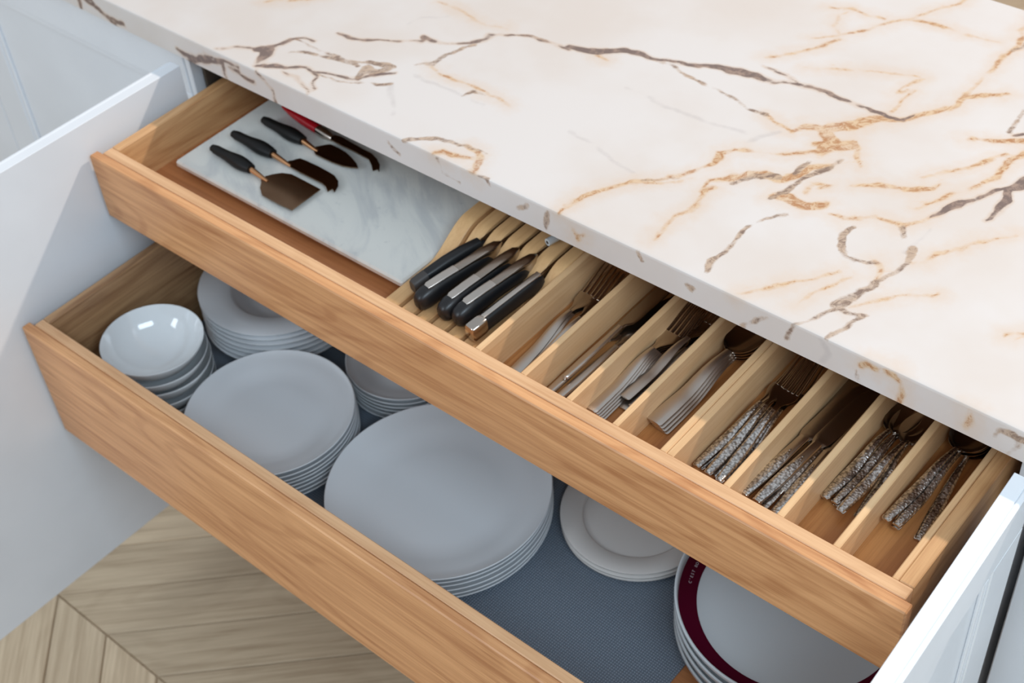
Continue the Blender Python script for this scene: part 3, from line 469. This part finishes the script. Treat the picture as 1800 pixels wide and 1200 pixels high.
# ------------------------------------------------------------------ kitchen knives in the block
def kitchen_knife(label, kind, butt, sl, z0, z1, zslot=-.022):
    """butt (x, y) at height z0; the handle runs to (sl, .19) at height z1, the blade lies in the slot"""
    t = thing('kitchen_knife', label, 'knife', 'kitchen knives in the block', loc=(butt[0], butt[1], z0))
    a = Vector((butt[0], butt[1], z0)); b = Vector((sl[0], sl[1], z1)); d = b - a; L = d.length; u = d.normalized()
    side = u.cross(Vector((0, 0, 1))).normalized(); up = side.cross(u).normalized()
    def sec(name, st, mat, seg=20, p=2.6):
        """st: (s, centre offset up, half width, half height)"""
        V = []; F = []
        for s, c, hw, hh in st:
            for i in range(seg):
                th = 2 * math.pi * i / seg; ct, sn = math.cos(th), math.sin(th)
                x = math.copysign(abs(ct) ** (2 / p), ct) * hw; y = math.copysign(abs(sn) ** (2 / p), sn) * hh
                V.append(tuple(a + u * s + up * (c + y) + side * x))
        for k in range(len(st) - 1):
            for i in range(seg): F.append((k * seg + i, k * seg + (i + 1) % seg, (k + 1) * seg + (i + 1) % seg, (k + 1) * seg + i))
        F += [tuple(range(seg))[::-1], tuple(range((len(st) - 1) * seg, len(st) * seg))]
        return mesh(name, V, F, mat, t, smooth=True, angle=50)
    if kind == 'steelcap':
        sec('handle', [(.022, 0, .0082, .0105), (.05, .0004, .0078, .0108), (.09, .0006, .0076, .0108), (L - .012, 0, .0080, .0112), (L - .006, -.001, .0066, .0100)], 'black', p=3.2)
        sec('butt_cap', [(0, -.0008, .0070, .0092), (.0022, -.0006, .0086, .0112), (.018, 0, .0088, .0114), (.0225, 0, .0080, .0106)], 'steel', p=4.2)
        sec('spine_strip', [(.0225, .0098, .0034, .0018), (.05, .0102, .0036, .0020), (.09, .0104, .0036, .0022), (L - .008, .0102, .0040, .0026)], 'satin', p=3)
    elif kind == 'plainblack':
        sec('handle', [(.020, -.0012, .0078, .0100), (.03, -.0008, .0084, .0108), (.05, .0006, .0088, .0120), (.075, .0012, .0086, .0122), (.10, .0006, .0076, .0108), (L - .012, -.0006, .0060, .0086), (L, -.0012, .0040, .0060)], 'black')
        sec('grip_end', [(0, -.0034, .0060, .0076), (.003, -.0032, .0074, .0092), (.012, -.0022, .0078, .0098), (.0205, -.0012, .0078, .0100)], 'blackt', p=3)
    else:
        sec('handle', [(0, -.0030, .0040, .0050), (.0018, -.0034, .0074, .0088), (.006, -.0030, .0098, .0122), (.014, -.0020, .0110, .0142), (.024, -.0010, .0110, .0142), (.040, .0000, .0102, .0130), (.065, .0004, .0090, .0114), (.090, -.0002, .0090, .0112), (.105, -.0014, .0088, .0104), (.112, -.003, .0070, .0080)], 'black')
        sec('spine_strip', [(.0180, .0120, .0042, .0012), (.0215, .0124, .0058, .0020), (.045, .0120, .0062, .0026), (.062, .0108, .0062, .0032)], 'satin', p=4)
        sec('bolster', [(.0622, .0106, .0062, .0030), (.085, .0100, .0064, .0034), (.104, .0080, .0072, .0056), (.114, .0026, .0076, .0104), (.124, .0012, .0062, .0112), (.132, -.001, .0020, .0100), (L + .004, -.004, .0010, .0080)], 'blade', p=3.4)
    # blade: goes on into the slot
    V = []; F = []
    hh0 = .0095
    e0 = a + u * (L - .006)
    for y, zt, zb in ((e0.y, z1 + hh0 * .8, z1 - hh0), (sl[1] + .03, zslot + .014, zslot - .012), (sl[1] + .10, zslot + .012, zslot - .010), (sl[1] + .16, zslot + .008, zslot - .004)):
        for dx in (-.0009, .0009):
            x = sl[0] + dx if y > e0.y + .001 else e0.x + dx
            V += [(x, y, zt), (x, y, zb)]
    for k in range(3):
        q = 4 * k; F += [(q, q + 1, q + 5, q + 4), (q + 2, q + 3, q + 7, q + 6), (q, q + 2, q + 6, q + 4), (q + 1, q + 3, q + 7, q + 5)]
    F += [(0, 1, 3, 2), (12, 13, 15, 14)]
    mesh('blade', V, F, 'blade', t)
kitchen_knife('all black kitchen knife with dark grey grip end, leftmost in the block', 'plainblack', (.5075, .081), (SLOT[1], .185), -.0225, -.017)
kitchen_knife('black and steel kitchen knife, second from the left in the block', 'strip', (.5335, .060), (SLOT[2], .190), -.0205, -.014)
kitchen_knife('black and steel kitchen knife partly behind a broader handle in the block', 'strip', (.5685, .063), (SLOT[3], .192), -.0212, -.014)
kitchen_knife('black and steel kitchen knife with the broad rounded handle in front', 'strip', (.5895, .065), (SLOT[4] + .001, .194), -.0200, -.012)
kitchen_knife('black kitchen knife with a square steel butt cap, rightmost in the block', 'steelcap', (.6175, .059), (SLOT[5], .180), -.0235, -.017)
rod = thing('sharpening_rod', 'thin pale hollow-ended rod lying across the knife block slats', 'rod', loc=(.608, .215, 0))
tube('tube', [(.6085, .214, .0012), (.6165, .25, .0012), (.633, .33, .0012)], .0048, 'rod', rod, seg=18, world=True)
tube('bore_shade', [(.60838, .2135, .0012), (.6086, .2143, .0012)], .0022, 'dark', rod, seg=14, world=True)  # solid dark plug painting the shade of the hollow end

# ------------------------------------------------------------------ cutlery prototypes (local frame, handle end at the origin, pointing along +Y)
def interp(tab, s):
    for a, b in zip(tab, tab[1:]):
        if s <= b[0]:
            t = (s - a[0]) / max(b[0] - a[0], 1e-9); t = max(0, min(1, t)); t2 = t * t * (3 - 2 * t) if False else t
            return [p + (q - p) * t2 for p, q in zip(a[1:], b[1:])]
    return list(tab[-1][1:])
def stations(tab, n):
    s0, s1 = tab[0][0], tab[-1][0]; ks = sorted(set([round(s0 + (s1 - s0) * i / n, 6) for i in range(n + 1)] + [t[0] for t in tab]))
    return [tuple([s] + interp(tab, s)) for s in ks]
def smoothz(pts, s):
    """smooth height profile through (s, z) points"""
    for (a, za), (b, zb) in zip(pts, pts[1:]):
        if s <= b: t = max(0, min(1, (s - a) / (b - a))); return za + (zb - za) * t * t * (3 - 2 * t)
    return pts[-1][1]
FZ = [(0, .0012), (.045, .0018), (.105, .0095), (.150, .0032), (.205, .0150)]
def fork(name, label, style, cat='fork', scl=1.0, thick=.0019):
    t = thing(name, label, cat)
    if style == 'plain':
        hw = [(0, .0056), (.0006, .0066), (.0022, .0073), (.03, .0072), (.08, .0058), (.110, .0036), (.120, .0031)]
        head = [(.120, .0031), (.128, .0040), (.136, .0072), (.144, .0108), (.152, .0120), (.158, .0122)]; ts, te = .158, .205
    else:
        hw = [(0, .0036), (.0012, .0040), (.008, .0047), (.022, .0052), (.038, .0058), (.052, .0055), (.075, .0043), (.098, .0032), (.110, .0027)]
        head = [(.110, .0027), (.119, .0028), (.126, .0050), (.133, .0088), (.140, .0106), (.148, .0108)]; ts, te = .148, .203
    def mk(tab, n, camber=0.0, th=thick): return [(s * scl, v[0], smoothz(FZ, s), th, camber, 0) for s in [x[0] for x in stations(tab, n)] for v in [interp(tab, s)]]
    if style == 'plain': loft('handle', mk(hw, 26, -.0003, thick * 1.25), 'satin', t, nc=6, rnd=.7)
    else:
        loft('handle', mk(hw, 26, -.0007, .0030), 'ornate', t, nc=6, rnd=.6)
        loft('handle_tip', [(s * scl - .0008, w_ + .0004, .0012, .0026, 0, 0) for s, w_ in ((0, .0030), (.0008, .0038), (.0045, .0044))], 'steel', t, nc=4, rnd=.5)
    h = loft('head', mk(head, 12, .0008), 'steel' , t, nc=8, rnd=.6)
    W = head[-1][1]
    for i in range(4):
        c = -W + W * 2 * (i + .5) / 4; st = []
        for q in range(9):
            s = ts + (te - ts) * q / 8; w_ = W / 4 * .66 * (1 - .45 * q / 8) if q < 8 else W / 4 * .12
            st.append((s * scl, w_, smoothz(FZ, s), thick * (1 - .4 * q / 8), 0, c * (1 - .06 * q / 8)))
        loft('tine', st, 'steel', h, nc=3, rnd=.8)
    return t
SZ = [(0, .0012), (.05, .0016), (.110, .0105), (.150, .0068), (.175, .0056), (.205, .0072)]
def spoon(name, label, style, cat='spoon', L=.205, BW_=.0205):
    t = thing(name, label, cat); k = L / .205
    if style == 'plain': hw = [(0, .0076), (.0006, .0088), (.0025, .0097), (.03, .0094), (.08, .0072), (.115, .0044), (.132, .0040)]; b0, BW, dep = .132, .0200, .0080
    else: hw = [(0, .0036), (.0012, .0042), (.010, .0047), (.028, .0057), (.045, .0062), (.062, .0058), (.09, .0045), (.118, .0032), (.132, .0028)]; b0, BW, dep = .132, BW_, .0075
    def mk(tab, n, th, cb): return [(s * k, interp(tab, s)[0], smoothz(SZ, s), th, cb, 0) for s in [x[0] for x in stations(tab, n)]]
    if style == 'plain': loft('handle', mk(hw, 24, .0024, -.0003), 'satin', t, nc=6, rnd=.7)
    else:
        loft('handle', mk(hw, 24, .0031, -.0007), 'ornate', t, nc=6, rnd=.6)
        loft('handle_tip', [(s * k - .0008, w_ + .0005, .0013, .0027, 0, 0) for s, w_ in ((0, .0030), (.0008, .0040), (.0055, .0046))], 'steel', t, nc=4, rnd=.5)
    st = []
    for i in range(21):
        q = i / 20; s = b0 + (.205 - b0) * q
        w_ = BW * math.sin(math.pi * min(1, max(0, q * .97 + .02)) ** .82) ** .62
        w_ = max(w_, .0040 * (1 - q)); w_ = max(w_, .0006)
        d = dep * (w_ / BW) ** 1.3
        st.append((s * k, w_, smoothz(SZ, s) + d * .0, .0016, d, 0))
    loft('bowl', st, 'steel', t, nc=12)
    return t
def knife(name, label, style, cat='knife'):
    t = thing(name, label, cat)
    if style == 'plain':
        hw = [(0, .0026), (.001, .0040), (.004, .0052), (.03, .0058), (.07, .0048), (.095, .0036), (.103, .0034)]
        loft('handle', [(s, v, .0034, .0062 - s * .02, 0, 0) for s, v in [(x[0], interp(hw, x[0])[0]) for x in stations(hw, 18)]], 'satin', t, nc=8, rnd=.9)
        bl = [(.101, .0034, 0), (.108, .0048, .0006), (.114, .0082, .0026), (.125, .0094, .0030), (.165, .0098, .0030), (.195, .0088, .0036), (.210, .0060, .0060), (.218, .0012, .0100)]
    else:
        hw = [(0, .0046), (.001, .0056), (.008, .0058), (.03, .0069), (.05, .0072), (.07, .0068), (.086, .0062), (.104, .0060)]
        loft('handle', [(s, v, .0032, .0058 - s * .015, 0, 0) for s, v in [(x[0], interp(hw, x[0])[0]) for x in stations(hw, 18)]], 'steel', t, nc=8, rnd=.9)
        rel = [(.0025, .0044), (.010, .0051), (.03, .0060), (.05, .0060), (.062, .0050), (.072, .0034), (.080, .0006)]
        loft('relief_panel', [(s, v, .0036, .0062 - s * .015, 0, 0) for s, v in [(x[0], interp(rel, x[0])[0]) for x in stations(rel, 18)]], 'ornate', t, nc=6, rnd=.35)
        bl = [(.102, .0060, 0), (.1065, .0078, .0002), (.112, .0096, .0006), (.13, .0102, .001), (.17, .0104, .001), (.195, .0096, .002), (.208, .0066, .0048), (.215, .0012, .0094)]
    loft('blade', [(s, v, .0028, .0014 if s > .11 else .0030, 0, o) for s, v, o in [tuple([x[0]] + interp(bl, x[0])) for x in stations(bl, 16)]], 'blade', t, nc=6, rnd=.7)
    return t
P_fork = fork('dinner_fork', '', 'plain'); P_dfork = fork('dessert_fork', '', 'plain', scl=.94)
P_ofork = fork('patterned_fork', '', 'ornate'); P_spoon = spoon('tablespoon', '', 'plain'); P_ospoon = spoon('patterned_spoon', '', 'ornate', L=.175, BW_=.0170)
P_osoup = spoon('patterned_soup_spoon', '', 'ornate', L=.185)
P_knife = knife('table_knife', '', 'plain'); P_oknife = knife('patterned_knife', '', 'ornate')
Zt = ZT + .0002
# compartment 1: dinner forks
G = 'plain dinner forks in the first compartment'
for i, (x0, y0, x1, y1, z, lab) in enumerate((
        (.6845, .048, .6735, .253, .0062, 'plain dinner fork on top at the left of the first compartment'),
        (.6880, .047, .6775, .254, .0033, 'plain dinner fork lying under the top left fork of the first compartment'),
        (.6985, .046, .6915, .262, .0060, 'plain dinner fork on top at the right of the first compartment'),
        (.7000, .044, .6970, .259, .0030, 'plain dinner fork lying under the top right fork of the first compartment'),
        (.7035, .052, .7015, .268, .0002, 'plain dinner fork lowest at the right wall of the first compartment'))):
    aim(once(P_fork, lab, G), x0, y0, x1, y1, Zt + z, pitch=.004)
# compartment 2: table knives
G = 'plain table knives in the second compartment'
for x0, y0, x1, y1, z, ro, lab in (
        (.7335, .056, .7350, .26, .0004, 0, 'plain table knife leftmost in the second compartment'),
        (.7385, .081, .7395, .29, .0072, -.5, 'plain table knife resting on top with rounded handle end in the second compartment'),
        (.7480, .058, .7530, .27, .0004, 0, 'plain table knife in the middle floor of the second compartment'),
        (.7660, .050, .7660, .26, .0004, 0, 'plain table knife lowest at the right wall of the second compartment')):
    aim(once(P_knife, lab, G), x0, y0, x1, y1, Zt + z, roll=ro * .3)
# compartment 3: dessert forks and small knives
G = 'stacked dessert forks in the third compartment'
for i in range(5):
    q = 4 - i
    lab = ['topmost dessert fork of the stack in the third compartment', 'second dessert fork from the top of the third compartment stack', 'middle dessert fork of the third compartment stack', 'second dessert fork from the bottom of the third compartment stack', 'lowest dessert fork of the third compartment stack'][i]
    aim(once(P_dfork, lab, G), .7935 + .0017 * i, .057 + .0016 * i, .7975 + .0010 * i, .25, Zt + .0030 * q + .0004)
G2 = 'loose dessert forks beside the stack in the third compartment'
aim(once(P_dfork, 'loose dessert fork lying on the others right of the stack', G2), .8085, .097, .8205, .29, Zt + .0085)
aim(once(P_dfork, 'loose dessert fork against the divider right of the stack', G2), .8230, .094, .8280, .29, Zt + .0040)
aim(once(P_dfork, 'loose dessert fork lowest beneath the two right of the stack', G2), .8150, .088, .8220, .28, Zt + .0004)
# compartment 4: tablespoons
G = 'stacked tablespoons in the fourth compartment'
for i, lab in enumerate(('topmost plain tablespoon of the stack in the fourth compartment', 'second plain tablespoon from the top in the fourth compartment', 'third plain tablespoon from the top in the fourth compartment', 'lowest plain tablespoon of the stack in the fourth compartment')):
    aim(once(P_spoon, lab, G), .8585 + .0022 * i, .0830 + .0012 * i, .8712 + .0008 * i, .285, Zt + .0042 * (3 - i) + .0004)
# compartment 5: patterned forks
G = 'patterned forks in the fifth compartment'
for x0, y0, x1, y1, z, ro, lab in (
        (.9320, .0570, .9400, .168, .0072, 0, 'patterned fork leftmost on top in the fifth compartment'),
        (.9370, .0565, .9460, .166, .0004, 0, 'patterned fork underneath the leftmost one in the fifth compartment'),
        (.9470, .0555, .9460, .166, .0108, .1, 'patterned fork second from the left on top in the fifth compartment'),
        (.9550, .0560, .9540, .166, .0036, 0, 'patterned fork underneath the middle ones in the fifth compartment'),
        (.9620, .0540, .9560, .166, .0145, .1, 'patterned fork rightmost and highest in the fifth compartment'),
        (.9690, .0600, .9640, .172, .0004, 0, 'patterned fork at the right wall floor of the fifth compartment')):
    aim(once(P_ofork, lab, G), x0, y0, x1, y1, Zt + z, roll=ro, ref=.0165)
# compartment 6: patterned knives
G = 'patterned knives in the sixth compartment'
for x0, y0, x1, y1, z, ro, lab in (
        (.9970, .070, .9985, .24, .0004, 0, 'patterned knife lying at the left wall of the sixth compartment'),
        (.9930, .0520, 1.0035, .18, .0085, .05, 'patterned knife on top at the left of the sixth compartment'),
        (1.0085, .0520, 1.0190, .18, .0085, .05, 'patterned knife on top in the middle of the sixth compartment'),
        (1.0230, .0790, 1.0240, .24, .0035, .15, 'patterned knife right of the two top knives in the sixth compartment'),
        (1.0330, .0480, 1.0300, .24, .0065, -.3, 'patterned knife leaning on the right divider of the sixth compartment'),
        (1.0200, .0480, 1.0140, .24, .0004, 0, 'patterned knife lowest on the floor of the sixth compartment')):
    aim(once(P_oknife, lab, G), x0, y0, x1, y1, Zt + z, roll=ro, ref=.0165)
# compartment 7: patterned spoons
G = 'patterned teaspoons in the seventh compartment'
for x0, y0, x1, y1, z, ro, lab in (
        (1.0545, .1070, 1.0635, .212, .0075, 0, 'patterned teaspoon leftmost in the seventh compartment'),
        (1.0665, .1075, 1.0725, .214, .0040, 0, 'patterned teaspoon tucked under the long one in the seventh compartment'),
        (1.0715, .1040, 1.0745, .212, .0002, .1, 'patterned teaspoon lowest in the middle of the seventh compartment'),
        (1.0760, .1005, 1.0830, .205, .0105, .1, 'patterned teaspoon reaching nearest the front in the seventh compartment'),
        (1.0950, .1050, 1.0910, .205, .0050, -.25, 'patterned teaspoon leaning on the right divider of the seventh compartment')):
    aim(once(P_ospoon, lab, G), x0, y0, x1, y1, Zt + z, roll=ro, ref=.0065)
# compartment 8: patterned soup spoons
G = 'patterned soup spoons in the eighth compartment'
for x0, y0, x1, y1, z, ro, lab in (
        (1.1165, .1185, 1.1300, .236, .0125, 0, 'patterned soup spoon leftmost in the eighth compartment'),
        (1.1290, .1190, 1.1345, .236, .0088, 0, 'patterned soup spoon on top in the middle of the eighth compartment'),
        (1.1310, .1150, 1.1370, .236, .0050, 0, 'patterned soup spoon directly under the middle one in the eighth compartment'),
        (1.1570, .1150, 1.1470, .236, .0004, 0, 'patterned soup spoon alone at the right wall of the eighth compartment')):
    aim(once(P_osoup, lab, G), x0, y0, x1, y1, Zt + z, roll=ro, ref=.0065)

# ------------------------------------------------------------------ crockery in the lower drawer
ZL = -.347; ZMAT = ZL + .0018
lin_ = box('drawer_liner', 'mat', None, .027, .949, -.1465, .365, ZL + .0002, ZMAT, .0004)
lin_['label'] = 'blue grey dimpled plastic liner mat under the plates'; lin_['category'] = 'mat'
def plate(name, label, R, well, h, mat, t=.0035, cat='plate', wz=.004):
    o = thing(name, label, cat)
    f = well * .72
    prof = [(0, wz), (well * .8, wz), (well, wz + .0006), (well + (R - well) * .22, wz + h * .22), (well + (R - well) * .6, h * .62), (well + (R - well) * .86, h * .82), (R - .0012, h - .0002), (R, h - .0009), (R - .0006, h - .0019),
            (R - .0060, h - .0042), (well + (R - well) * .62, h * .62 - t * 1.1), (well + (R - well) * .24, wz + h * .20 - t), (f + .006, wz - t + .0008), (f + .003, .0), (f, .0), (f - .002, wz - t + .0008), (0, wz - t + .0008)]
    lathe('dish', prof, mat, o, seg=112)
    return o
def stack(proto, n, x, y, pitch, labels, group, jit=.0012, z0=ZMAT, R=0):
    for i in range(n):
        lab = labels(n - 1 - i, n)
        dx = random.uniform(-jit, jit) if i < n - 1 else 0; dy = random.uniform(-jit, jit) if i < n - 1 else 0
        place(once(proto, lab, group), x + dx, y + dy, z0 + .0002 + pitch * i, rz=i * .7)
ORD = ['topmost', 'second from the top', 'third from the top', 'fourth from the top', 'fifth from the top', 'sixth from the top', 'seventh from the top', 'eighth from the top']
def labs(what): return lambda k, n: (what % (ORD[k] if k < n - 1 else 'lowest'))
stack(plate('dinner_plate', '', .1457, .098, .0205, 'porcelain'), 6, .5715, .0160, .0078, labs('large white dinner plate, %s in the middle stack'), 'large dinner plates in the middle stack')
stack(plate('salad_plate', '', .1160, .079, .0185, 'porcelain'), 8, .3065, -.0288, .0075, labs('medium white plate, %s in the stack beside the bowls'), 'medium plates beside the bowls')
stack(plate('side_plate', '', .0872, .058, .0160, 'porcelain'), 6, .3730, .1700, .0078, labs('small white plate, %s in the stack behind the medium plates'), 'small plates behind the medium plates')
def soup(R, well, dep):
    o = thing('soup_plate', '', 'plate')
    prof = [(0, .0042), (well * .55, .0044), (well * .82, .010), (well * .96, dep * .72), (well, dep * .86), (well + .003, dep * .92), (R - .001, dep + .006), (R, dep + .0052), (R - .001, dep + .0036),
            (well + .003, dep * .92 - .003), (well * .99 + .001, dep * .70), (well * .84, .0062), (well * .60, .0012), (well * .58, 0), (well * .54, 0), (well * .52, .0012), (0, .0012)]
    lathe('dish', prof, 'porcelain', o, seg=112); return o
stack(soup(.1168, .0695, .030), 7, .1430, .1470, .0094, labs('wide rimmed deep soup plate, %s in the back left stack'), 'deep soup plates in the back left stack')
def bowl(R, h):
    o = thing('cereal_bowl', '', 'bowl'); f = .026; AM = math.radians(66); SA = math.sin(AM); CA = 1 - math.cos(AM)
    prof = [(0, .0052)] + [((R - .0012) * (math.sin(a) / SA) ** .85, .0052 + (h - .0052) * (1 - math.cos(a)) / CA) for a in [AM * i / 12 for i in range(1, 12)]] + [(R - .0006, h - .0003), (R, h - .0010), (R - .0002, h - .0022)]
    prof += [((R + .0006) * (math.sin(a) / SA) ** .85, .0014 + (h - .0014) * (1 - math.cos(a)) / CA) for a in [AM * i / 12 for i in range(11, 5, -1)]] + [(f + .002, .0030), (f + .001, 0), (f - .002, 0), (f - .003, .0020), (0, .0020)]
    lathe('dish', prof, 'bowl', o, seg=96); return o
bp = bowl(.0710, .050)
bl_ = labs('small glossy white bowl, %s in the front left stack')
for i in range(5):
    k = 4 - i; x, y = .1225, -.0635; pit = rol = 0
    if i == 4: pit, rol = math.radians(-1.5), math.radians(1.0); x -= .002
    o = once(bp, bl_(k, 5), 'small bowls in the front left stack'); place(o, x + (0, .002, .0015, .002, 0)[i], y + (0, -.001, .002, 0, 0)[i], ZMAT + .0002 + .0185 * i + (.001 if i == 4 else 0), pitch=pit, roll=rol)
    o.scale = (1.02, 1.02, 1.0) if i < 2 else (1, 1, 1)
def ringed():
    o = thing('ringed_plate', '', 'plate'); R = .0985
    prof = [(0, .0042), (.0660, .0042), (.0688, .0046), (.0696, .0082), (.0712, .0096), (.085, .0116), (R - .002, .0136), (R, .0128), (R - .0008, .0104), (.075, .0060), (.060, .0010), (.058, 0), (.053, 0), (.052, .0012), (0, .0012)]
    lathe('dish', prof, 'stone', o, seg=112); return o
stack(ringed(), 3, .7820, .1560, .0074, labs('matt cream plate with a stepped ring, %s in its stack'), 'matt cream plates with a stepped ring')
# deep dishes, the top one with a burgundy band and lettering
def deep():
    o = thing('deep_dish', '', 'dish'); R = .1430; h = .033
    prof = [(0, .0120), (.1160, .0130), (.1378, .0205), (.1384, .0240), (.1392, h - .0010), (.1406, h), (.1424, h - .0004), (R, h - .0030), (.1415, h - .0075), (.1340, .0130), (.110, .0012), (.106, 0), (.100, 0), (.098, .0040), (0, .0070)]
    lathe('dish', prof, 'bowl', o, seg=128); return o
dp = deep(); DX, DY = 1.0285, .1325
dl = labs('large white deep dish, %s in the right hand stack')
for i in range(4):
    k = 3 - i
    lab = 'large white deep dish with burgundy lettered band on top of the right stack' if k == 0 else dl(k, 4)
    place(once(dp, lab, 'large deep dishes in the right hand stack'), DX, DY, ZL + .0004 + .0172 * i)
    last = [o for o in sc.objects if o.get('label') == lab][-1]
V = []; F = []; n = 128
for i in range(n):
    a = 2 * math.pi * i / n
    for r, z in ((.1164, .01345), (.1378, .0208)): V.append((r * math.cos(a), r * math.sin(a), z))
F = [(2 * i, 2 * ((i + 1) % n), 2 * ((i + 1) % n) + 1, 2 * i + 1) for i in range(n)]
band = mesh('glaze_band', V, F, 'burgundy', last, smooth=True, world=False)
band['label'] = 'burgundy glazed ring'
def letters(txt, a0, step, size):
    slope = math.atan2(.0208 - .01345, .1378 - .1164)
    for i, ch in enumerate(txt):
        if ch == ' ': continue
        a = a0 - step * i
        c = bpy.data.curves.new('letter', 'FONT'); c.body = ch; c.size = size; c.extrude = .0001; c.align_x = 'CENTER'; c.align_y = 'CENTER'
        o = link(bpy.data.objects.new('letter', c)); dg = bpy.context.evaluated_depsgraph_get()
        me = bpy.data.meshes.new_from_object(o.evaluated_get(dg)); bpy.data.objects.remove(o, do_unlink=True)
        me.materials.clear(); me.materials.append(MT['letter'])
        o = link(bpy.data.objects.new('letter', me)); o.parent = band
        r = .1262; zz = .01345 + (r - .1164) * math.tan(slope) + .0003
        o.location = (r * math.cos(a), r * math.sin(a), zz)
        # letter tops point outwards, baseline towards the centre
        X = Vector((math.sin(a), -math.cos(a), 0)); Yv = Vector((math.cos(a) * math.cos(slope), math.sin(a) * math.cos(slope), math.sin(slope))); Zv = X.cross(Yv)
        o.rotation_euler = Matrix((X, Yv, Zv)).transposed().to_euler()
letters("C'EST BO", math.radians(-156.2), math.radians(1.83), .0050)
